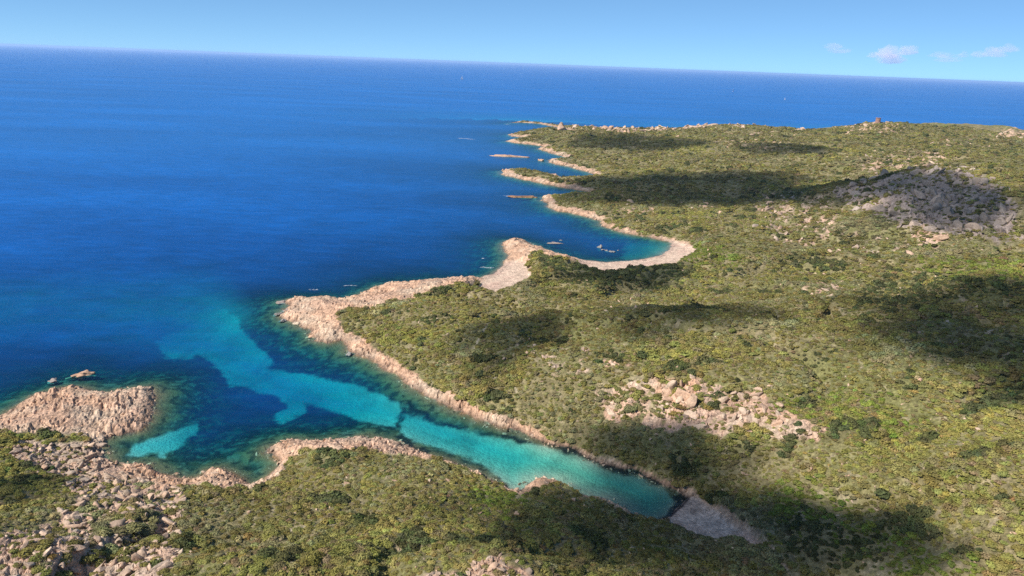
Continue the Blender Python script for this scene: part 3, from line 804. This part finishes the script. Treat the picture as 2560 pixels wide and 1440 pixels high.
# --- shrubs
ssz = ssz * np.clip(1.0 + 0.75 * fbm(sx, sy, 24, 3, 205), 0.74, 1.8)
srot = np.c_[rng.normal(0, 0.1, len(sx)), rng.normal(0, 0.1, len(sx)), rng.uniform(0, 6.28, len(sx))]
sscl = np.c_[ssz * rng.uniform(0.85, 1.2, len(sx)), ssz * rng.uniform(0.85, 1.2, len(sx)), ssz * rng.uniform(0.5, 0.9, len(sx)) * np.where(sp_id == 4, 1.3, 1.0)]
spos = np.c_[sx, sy, sz - 0.08 * ssz]
sidx = rng.integers(0, 8, len(sx))
vis = (spx > 5) & (spx < W - 5) & (spy < H - 4)
rank = np.argsort(-(ssz / sdp) * vis)[:300]
SPEC = [('olive green shrub', 'olive green shrub'), ('grey green shrub', 'pale grey green shrub'), ('yellow green shrub', 'yellowish green shrub'),
        ('brown shrub', 'dry brown shrub'), ('dark green shrub', 'dark green dense shrub'), ('bright green shrub', 'bright fresh green shrub')]
def size_word(v, lo, hi): return 'small' if v < lo else 'large' if v > hi else 'medium-sized'
def zone(px, py):
    if px < 460 and py < 1300: return 'on the boulder slope at lower left'
    if px < 460: return 'in the rocky bottom left corner'
    if px < 1000: return 'on the near slope left of centre'
    if px < 1380: return 'on the near slope by the bare outcrop'
    if px < 1950: return 'on the near bank below the beach'
    return 'on the bottom right slope'
s_lo, s_hi = np.quantile((ssz / sdp)[rank], (0.33, 0.75))
def third(px, span):
    q = (px - span[0]) / (span[1] - span[0])
    return ', left side' if q < 0.33 else ', right side' if q > 0.66 else ', middle'
ZONE_X = {}
for k in rank:
    z_ = zone(spx[k], spy[k]); a_, b_ = ZONE_X.get(z_, (1e9, -1e9)); ZONE_X[z_] = (min(a_, spx[k]), max(b_, spx[k] + 1))
for k in rank:
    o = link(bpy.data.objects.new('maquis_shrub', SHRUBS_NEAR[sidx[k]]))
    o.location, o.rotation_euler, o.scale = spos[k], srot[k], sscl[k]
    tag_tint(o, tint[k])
    zn = zone(spx[k], spy[k])
    wd_ = size_word(ssz[k] / sdp[k], s_lo, s_hi) + ' ' + ('low ' if sscl[k][2] < 0.62 * sscl[k][0] else 'upright ' if sscl[k][2] > 0.85 * sscl[k][0] else 'rounded ')
    lb = wd_ + SPEC[sp_id[k]][1] + ' ' + zn + third(spx[k], ZONE_X[zn])
    tag(o, lb, 'shrub', 'shrubs: ' + lb)
rest = np.ones(len(sx), bool); rest[rank] = False
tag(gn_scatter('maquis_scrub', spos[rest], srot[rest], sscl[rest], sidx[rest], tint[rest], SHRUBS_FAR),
    'low olive green maquis scrub covering the whole headland', 'scrub', kind='stuff')

# --- boulders
brot = np.c_[rng.normal(0, 0.4, len(bx)), rng.normal(0, 0.4, len(bx)), rng.uniform(0, 6.28, len(bx))]
bscl = np.c_[bs * rng.uniform(0.8, 1.7, len(bx)), bs * rng.uniform(0.7, 1.1, len(bx)), bs * rng.uniform(0.5, 1.05, len(bx))]
bpos = np.c_[bx, by, np.maximum(bz, -0.6) + 0.02 * bs]
bidx = rng.integers(0, 10, len(bx))
vis = (bpx > 5) & (bpx < W - 5) & (bpy_ < H - 4)
rank = np.argsort(-(bs / bdp) * vis)[:300]
def bzone(px, py, s):
    if py < 345: return 'on the crest of the far ridge'
    if py < 640 and px > 2050: return 'on the rocky hill'
    if py < 660 and px > 1850: return 'on the outcrop below the rocky hill'
    if s < 12 and py < 720: return 'on the far shoreline'
    if s < 14 and px > 640 and py < 1100: return 'along the north shore of the inlet'
    if px < 480 and py < 1110: return 'on the small headland at the left'
    if px < 480 and py < 1280: return 'on the slope above the small left bay'
    if px < 480: return 'in the bottom left corner'
    if 1040 < px < 1380 and py > 1390: return 'on the bare outcrop at the bottom edge'
    if 1440 < px < 2120 and 850 < py < 1130: return 'on the outcrop above the inlet'
    if py > 1080 and px < 1320 and s < 14: return 'along the near shore of the inlet'
    if px > 2150: return 'on the right-hand hillside'
    return 'scattered in the scrub'
b_lo, b_hi = np.quantile((bs / bdp)[rank], (0.4, 0.8))
BZ_X = {}
for k in rank:
    z_ = bzone(bpx[k], bpy_[k], bsh[k]); a_, b_ = BZ_X.get(z_, (1e9, -1e9)); BZ_X[z_] = (min(a_, bpx[k]), max(b_, bpx[k] + 1))
for k in rank:
    o = link(bpy.data.objects.new('boulder', ROCKS[bidx[k]]))
    o.location, o.rotation_euler, o.scale = bpos[k], brot[k], bscl[k]
    tag_tint(o, btint[k])
    zn = bzone(bpx[k], bpy_[k], bsh[k])
    tone_ = 'pale' if btint[k].mean() > 0.34 else 'dark' if btint[k].mean() < 0.25 else 'pinkish' if btint[k][0] > 1.5 * btint[k][1] else 'grey'
    form_ = 'flat' if bscl[k][2] < 0.6 * bscl[k][0] else 'tall' if bscl[k][2] > 1.0 * bscl[k][0] else 'blocky'
    lb = size_word(bs[k] / bdp[k], b_lo, b_hi) + ' ' + form_ + ' ' + tone_ + ' boulder ' + zn + third(bpx[k], BZ_X[zn])
    tag(o, lb, 'boulder', 'boulders: ' + lb)
rest = np.ones(len(bx), bool); rest[rank] = False
tag(gn_scatter('granite_rubble', bpos[rest], brot[rest], bscl[rest], bidx[rest], btint[rest], ROCKS),
    'smaller granite rocks strewn over outcrops and shores', 'rocks', kind='stuff')
print('shrubs', len(sx), 'rocks', len(bx))

# ------------------------------------------------------------------ islets and skerries
def islet(px, py, length, width, height, ang, seed, label, col=PINK, group=None):
    x, y = unproject(px, py, 0.3)
    me = rock_mesh('rock_islet', seed, 8, 4, (1, 1, 1), 0.45)
    o = link(bpy.data.objects.new('rock_islet', me))
    o.location, o.rotation_euler, o.scale = (x, y, -0.15 * height), (0, 0, math.radians(ang)), (length / 2, width / 2, height)
    tag_tint(o, col)
    return tag(o, label, 'rock', group)
WHITE = (0.22, 0.205, 0.19)
islet(1272, 391, 50, 12, 3.0, -6, 1, 'long low pink islet off the far bays')
islet(1352, 401, 10, 8, 2.5, 0, 2, 'small pale rock beside the far headlet')
islet(1312, 492, 26, 16, 1.6, 10, 3, 'brownish reef rock just breaking the surface', OCHRE)
islet(200, 935, 9.5, 7, 1.7, 15, 4, 'round orange rock standing off the left headland')
islet(133, 950, 5, 4, .9, 0, 5, 'small dark rock off the left headland', GREY)
islet(1390, 607, 18, 8, 0.45, 0, 6, 'grey reef rock behind the sandy point', GREY)
islet(1403, 600, 3, 3, 0.9, 0, 26, 'tiny white rock at the end of the grey reef', WHITE)
for i, (px, py, l, h) in enumerate(((1501, 618, 4.6, 2.2), (1508, 623, 3.6, 0.9), (1517, 626, 3.8, 0.7), (1526, 628, 4.0, 0.8), (1535, 629, 4.6, 1.0), (1545, 625, 2.4, 0.5))):
    islet(px, py, l, l * 0.8, h, 40 * i, 7 + i, ['tall pale rock at the seaward end of the cove skerry', 'pale rock of the cove skerry, second from its tall end',
          'pale rock of the cove skerry, third from its tall end', 'pale rock of the cove skerry, fourth from its tall end',
          'wide white rock near the beach end of the cove skerry', 'smallest rock at the beach end of the cove skerry'][i], WHITE, 'white rocks awash in the cove')
for i, (px, py, l, w) in enumerate(((703, 755, 6, 5), (693, 786, 5, 4), (706, 800, 5, 3.5), (735, 750, 9, 4), (770, 747, 11, 4), (812, 748, 7, 4), (721, 773, 8, 5), (745, 808, 6, 4), (776, 840, 5, 4), (873, 884, 3.5, 3))):
    islet(px, py, l, w, 1.1, 20 * i, 40 + i, ['grey rock at the very tip of the point', 'pale blue rock awash west of the point', 'white capped rock awash below the point', 'flat pink rock on the north edge of the point',
          'long white slab on the north edge of the point', 'pale rock at the inner end of the white slab', 'grey rock inside the tip of the point', 'greenish rock on the south edge of the point',
          'low rock under the south corner of the point', 'single white rock beside the inlet mouth'][i], [GREY, WHITE, WHITE, CREAM, WHITE, CREAM, GREY, CREAM, PINK, WHITE][i], 'rocks around the tip of the point')

# breaking water
def foam_material():
    m, ns, ls = mat('sea_foam')
    o = ns.new('ShaderNodeOutputMaterial'); g = ns.new('ShaderNodeNewGeometry')
    n = nd(ns, 'ShaderNodeTexNoise', Scale=0.7, Detail=5.0, Roughness=0.7); ls.new(g.outputs['Position'], n.inputs['Vector'])
    mr = nd(ns, 'ShaderNodeMapRange'); mr.inputs['From Min'].default_value, mr.inputs['From Max'].default_value, mr.inputs['To Max'].default_value = 0.44, 0.62, 0.75
    ls.new(n.outputs['Fac'], mr.inputs['Value'])
    t = nd(ns, 'ShaderNodeBsdfTransparent'); d = nd(ns, 'ShaderNodeBsdfDiffuse'); d.inputs['Color'].default_value = (0.6, 0.64, 0.68, 1)
    mx = nd(ns, 'ShaderNodeMixShader'); ls.new(mr.outputs[0], mx.inputs[0]); ls.new(t.outputs[0], mx.inputs[1]); ls.new(d.outputs[0], mx.inputs[2])
    ls.new(mx.outputs[0], o.inputs['Surface'])
    return m
M_FOAM = foam_material()
def foam(px, py, length, width, ang, seed, label):
    r = random.Random(seed)
    x, y = unproject(px, py)
    bm = bmesh.new()
    n = 26
    c = bm.verts.new((0, 0, 0.10)); ring = []
    for k in range(n):
        a = 6.283 * k / n; q = r.uniform(0.55, 1.15)
        ring.append(bm.verts.new((math.cos(a) * q * length / 2, math.sin(a) * q * width / 2, -0.02)))
    for k in range(n): bm.faces.new((c, ring[k], ring[(k + 1) % n]))
    me = bpy.data.meshes.new('foam_patch'); bm.to_mesh(me); bm.free(); me.materials.append(M_FOAM)
    o = link(bpy.data.objects.new('foam_patch', me)); o.location, o.rotation_euler = (x, y, 0.05), (0, 0, math.radians(ang))
    tag(o, label, 'foam', 'patches of breaking water')
foam(1160, 346, 26, 12, 0, 1, 'white foam streak in open water off the far fingers')
foam(1178, 348, 14, 8, 10, 2, 'smaller foam fleck next to the offshore streak')
foam(785, 724, 6, 2.6, 8, 3, 'bright foam patch north of the point')
foam(875, 714, 9, 1.8, 10, 4, 'pale foam streak along the north shore')
foam(1216, 669, 10, 3.4, -6, 5, 'white foam line in front of the seaward beach')
foam(1209, 646, 3.5, 2.2, 20, 6, 'small foam fleck beside the sandy point')
foam(1275, 490, 14, 8, 0, 7, 'foam around the brownish reef')
foam(1268, 311, 14, 10, 0, 8, 'foam at the far tip')

# ------------------------------------------------------------------ sailing boats far out
M_SAIL = plain('white_sailcloth', (0.82, 0.82, 0.80), 0.8, 0.05, 0.3)
M_HULL = plain('white_hull_paint', (0.75, 0.76, 0.78), 0.4, 0.05, 0.3)
def sailboat(px, py, length, ang, label):
    x, y = unproject(px, py)
    t = link(bpy.data.objects.new('sailboat', None)); t.location, t.rotation_euler = (x, y, 0), (0, 0, math.radians(ang))
    tag(t, label, 'boat', 'sailing boats on the horizon')
    L = length
    def part(nm, vs, fs, m):
        me = bpy.data.meshes.new(nm); me.from_pydata(vs, [], fs); me.update(); me.materials.append(m)
        return link(bpy.data.objects.new(nm, me), t)
    vs, fs = [], []
    secs = [(-0.5, 0.09, 0.09), (-0.25, 0.14, 0.085), (0, 0.15, 0.085), (0.25, 0.11, 0.095), (0.5, 0.006, 0.12)]
    for s, w, h in secs:
        vs += [(s * L, -w * L, h * L), (s * L, -w * 0.6 * L, -0.02 * L), (s * L, w * 0.6 * L, -0.02 * L), (s * L, w * L, h * L)]
    for k in range(len(secs) - 1):
        for q in range(4):
            fs.append((4 * k + q, 4 * k + (q + 1) % 4, 4 * k + 4 + (q + 1) % 4, 4 * k + 4 + q))
    fs += [(3, 2, 1, 0), (16, 17, 18, 19)]
    part('hull', vs, fs, M_HULL)
    def slab(pts, w, nm, m):
        n = len(pts)
        v = [(a * L, -w * L, c * L) for a, c in pts] + [(a * L, w * L, c * L) for a, c in pts]
        part(nm, v, [tuple(range(n)), tuple(range(2 * n - 1, n - 1, -1))] + [(k, k + n, (k + 1) % n + n, (k + 1) % n) for k in range(n)], m)
    slab([(0.02, 0.09), (0.05, 0.09), (0.045, 1.35), (0.025, 1.35)], 0.012, 'mast', M_HULL)
    slab([(0.0, 0.2), (-0.42, 0.2), (-0.30, 0.7), (0.0, 1.3)], 0.006, 'mainsail', M_SAIL)
    slab([(0.07, 0.2), (0.46, 0.16), (0.07, 1.15)], 0.006, 'jib', M_SAIL)
sailboat(1155, 199, 19, 25, 'largest white sail far out left of the cape')
sailboat(1833, 229, 14, 40, 'small white sail beyond the far ridge')
sailboat(1962, 250, 9, 20, 'faintest tiny sail beyond the far ridge, right of the others')

# ------------------------------------------------------------------ old tower on the hill
tx, ty = unproject(2195, 303, 46)
tz = float(sample(Z, np.array([tx]), np.array([ty]))[0])
M_STONE = plain('tower_stone', (0.27, 0.155, 0.12), 0.95, 0.4, 0.6)
tower = link(bpy.data.objects.new('watchtower', None)); tower.location = (tx, ty, tz - 0.6); tower.scale = (0.85, 0.85, 0.85)
tag(tower, 'ruined round pinkish stone watchtower on the far hilltop', 'tower')
def lathe(nm, prof, m, parent, n=20, ruin=0.0, seed=1):
    r = random.Random(seed)
    bm = bmesh.new()
    rings = []
    for q, (rad_, z) in enumerate(prof):
        rings.append([bm.verts.new((rad_ * math.cos(6.2832 * k / n) * r.uniform(.97, 1.03), rad_ * math.sin(6.2832 * k / n) * r.uniform(.97, 1.03), z - (r.uniform(0, ruin) if q in (len(prof) - 2, len(prof) - 3) else 0))) for k in range(n)])
    for q in range(len(prof) - 1):
        for k in range(n):
            bm.faces.new((rings[q][k], rings[q][(k + 1) % n], rings[q + 1][(k + 1) % n], rings[q + 1][k]))
    bm.faces.new(rings[-1])
    me = bpy.data.meshes.new(nm); bm.to_mesh(me); bm.free(); me.materials.append(m)
    return link(bpy.data.objects.new(nm, me), parent)
lathe('tower_wall', [(6.0, 0), (5.4, 2.5), (4.7, 8.0), (4.5, 9.5), (4.4, 9.7)], M_STONE, tower, 22, 0.2, 3)
lathe('parapet', [(4.5, 9.4), (5.0, 9.8), (5.0, 11.6), (4.3, 11.6), (4.3, 9.9)], M_STONE, tower, 22, 1.4, 4)
dm = bpy.data.meshes.new('doorway')
bm = bmesh.new(); bmesh.ops.create_cube(bm, size=1.0); bmesh.ops.scale(bm, vec=(1.1, 0.5, 2.0), verts=bm.verts); bm.to_mesh(dm); bm.free()
dm.materials.append(plain('doorway_shade', (0.03, 0.025, 0.02)))  # shade of the opening given as near-black colour on a solid block
dr = link(bpy.data.objects.new('doorway', dm), tower); dr.location = (0, -4.95, 5.2)

# ------------------------------------------------------------------ clouds
def cloud_mesh(name, seed, a, b, c, bumps=9, rough=0.35):
    """one closed, lumpy, flat-bottomed puff"""
    from mathutils import noise
    bm = bmesh.new()
    bmesh.ops.create_icosphere(bm, subdivisions=4, radius=1.0)
    off = Vector((seed * 5.3, seed * 2.9, seed * 7.7))
    for v in bm.verts:
        n = v.co.normalized()
        k = 1 + rough * noise.fractal(n * 1.3 + off, 0.9, 2.1, 4) + 0.25 * abs(noise.noise(n * 3.1 + off))
        z = n.z * k
        if z < 0: z *= 0.35
        v.co = Vector((n.x * k * a, n.y * k * b, z * c))
    me = bpy.data.meshes.new(name)
    for f in bm.faces: f.smooth = True
    bm.to_mesh(me); bm.free()
    return me
CLOUD_H = 620.0
def shade_cloud(px, py, z, a, b, ang, seed, over, k=1.0):
    thick = min(42.0, max(7.0, 0.75 * min(a, b)))
    x, y = unproject(px, py, z)
    t = (CLOUD_H - z) / sun_dir[2]
    me = cloud_mesh('cloud', seed, a, b, thick, rough=0.62); me.materials.append(cloud_material('shade_cloud_vapour', 0.92 * k / thick))
    o = link(bpy.data.objects.new('cloud', me))
    o.location = (x + sun_dir[0] * t, y + sun_dir[1] * t, CLOUD_H); o.rotation_euler = (0, 0, math.radians(ang))
    tag(o, 'small cumulus drifting overhead that shades ' + over, 'cloud', 'clouds overhead')
shade_cloud(1740, 474, 9, 150, 95, 0, 1, 'the dark band across the middle of the cape', 1.3)
shade_cloud(2140, 482, 28, 66, 62, 10, 2, 'the left flank of the rocky hill', 1.3)
shade_cloud(1580, 358, 11, 75, 120, 0, 3, 'the scrub below the far crest')
shade_cloud(2430, 800, 32, 46, 58, -10, 4, 'the hillside at the right')
shade_cloud(2570, 930, 36, 24, 60, 10, 5, 'the right edge of the hillside')
shade_cloud(1250, 842, 13, 21, 36, -35, 6, 'the scrub behind the inlet point')
shade_cloud(1700, 800, 18, 30, 34, -10, 7, 'the plateau behind the outcrop')
shade_cloud(1580, 1335, 6, 46, 30, -15, 8, 'the near bank of the inlet', 1.45)
shade_cloud(2110, 1385, 4, 30, 17, -35, 9, 'the valley floor behind the inlet beach', 1.45)
shade_cloud(1610, 1120, 8, 30, 15, -25, 10, 'the foot of the slope above the inlet', 1.45)
shade_cloud(10, 1235, 12, 9, 15, 10, 11, 'the left edge of the near slope')
shade_cloud(1580, 690, 8, 34, 26, 0, 12, 'the scrub south of the cove')
shade_cloud(2370, 515, 38, 46, 55, 0, 13, 'the shaded middle of the rocky hill', 1.3)
shade_cloud(1960, 370, 22, 50, 90, 0, 14, 'the hollow below the tower')

def far_cloud(px, py, dist, a, b, c, seed, label, dens, lumps):
    d = fwd + rgt * (px - W / 2) / FPX + upv * (H / 2 - py) / FPX
    p = np.array([0, 0, CAM_H]) + d * dist
    m = cloud_material('far_cloud_vapour', dens, (1.0, 0.93, 0.95))
    t = link(bpy.data.objects.new('cloud', None)); t.location = p
    tag(t, label, 'cloud', 'low clouds on the horizon')
    for k, (ox, oz, s) in enumerate(lumps):
        me = cloud_mesh('cloud_puff', seed + k, a * s, b * s, c * s, rough=0.5); me.materials.append(m)
        q = link(bpy.data.objects.new('cloud_puff', me), t); q.location = (ox, 60 * k, oz)
U = 16000 / FPX
far_cloud(2240, 138, 16000, 250, 250, 170, 61, 'largest puffy white cloud low over the horizon', 0.0021, [(-20*U, 0, .9), (32*U, 8*U, .75), (-48*U, -4*U, .5), (0, -14*U, .9)])
far_cloud(2490, 132, 16000, 230, 230, 140, 71, 'ragged pinkish cloud at the right end of the horizon', 0.0015, [(28*U, 7*U, .8), (0, -4*U, .9), (-35*U, -8*U, .6), (-70*U, -10*U, .5)])
far_cloud(2085, 118, 16000, 230, 230, 90, 81, 'faint thin cloud left of the largest one', 0.0010, [(0, 0, .8), (20*U, -10*U, .9)])
far_cloud(2350, 140, 16000, 260, 260, 100, 91, 'faint cloud between the two brighter ones', 0.0008, [(0, 0, .8), (20*U, -10*U, .9)])

# ------------------------------------------------------------------ thin sea haze
def haze():
    m, ns, ls = mat('sea_haze')
    o = ns.new('ShaderNodeOutputMaterial')
    v = nd(ns, 'ShaderNodeVolumePrincipled', Density=HAZE, Anisotropy=0.2)
    v.inputs['Color'].default_value = (0.62, 0.80, 1.0, 1)
    ls.new(v.outputs[0], o.inputs['Volume'])
    bm = bmesh.new(); bmesh.ops.create_cube(bm, size=1.0)
    me = bpy.data.meshes.new('haze'); bm.to_mesh(me); bm.free(); me.materials.append(m)
    ob = link(bpy.data.objects.new('haze', me))
    ob.scale = (180000, 180000, 190); ob.location = (0, 0, 190 / 2 - 62)
    tag(ob, 'thin pale sea haze over the whole coast', 'haze', kind='stuff')
HAZE = 3.2e-5
haze()
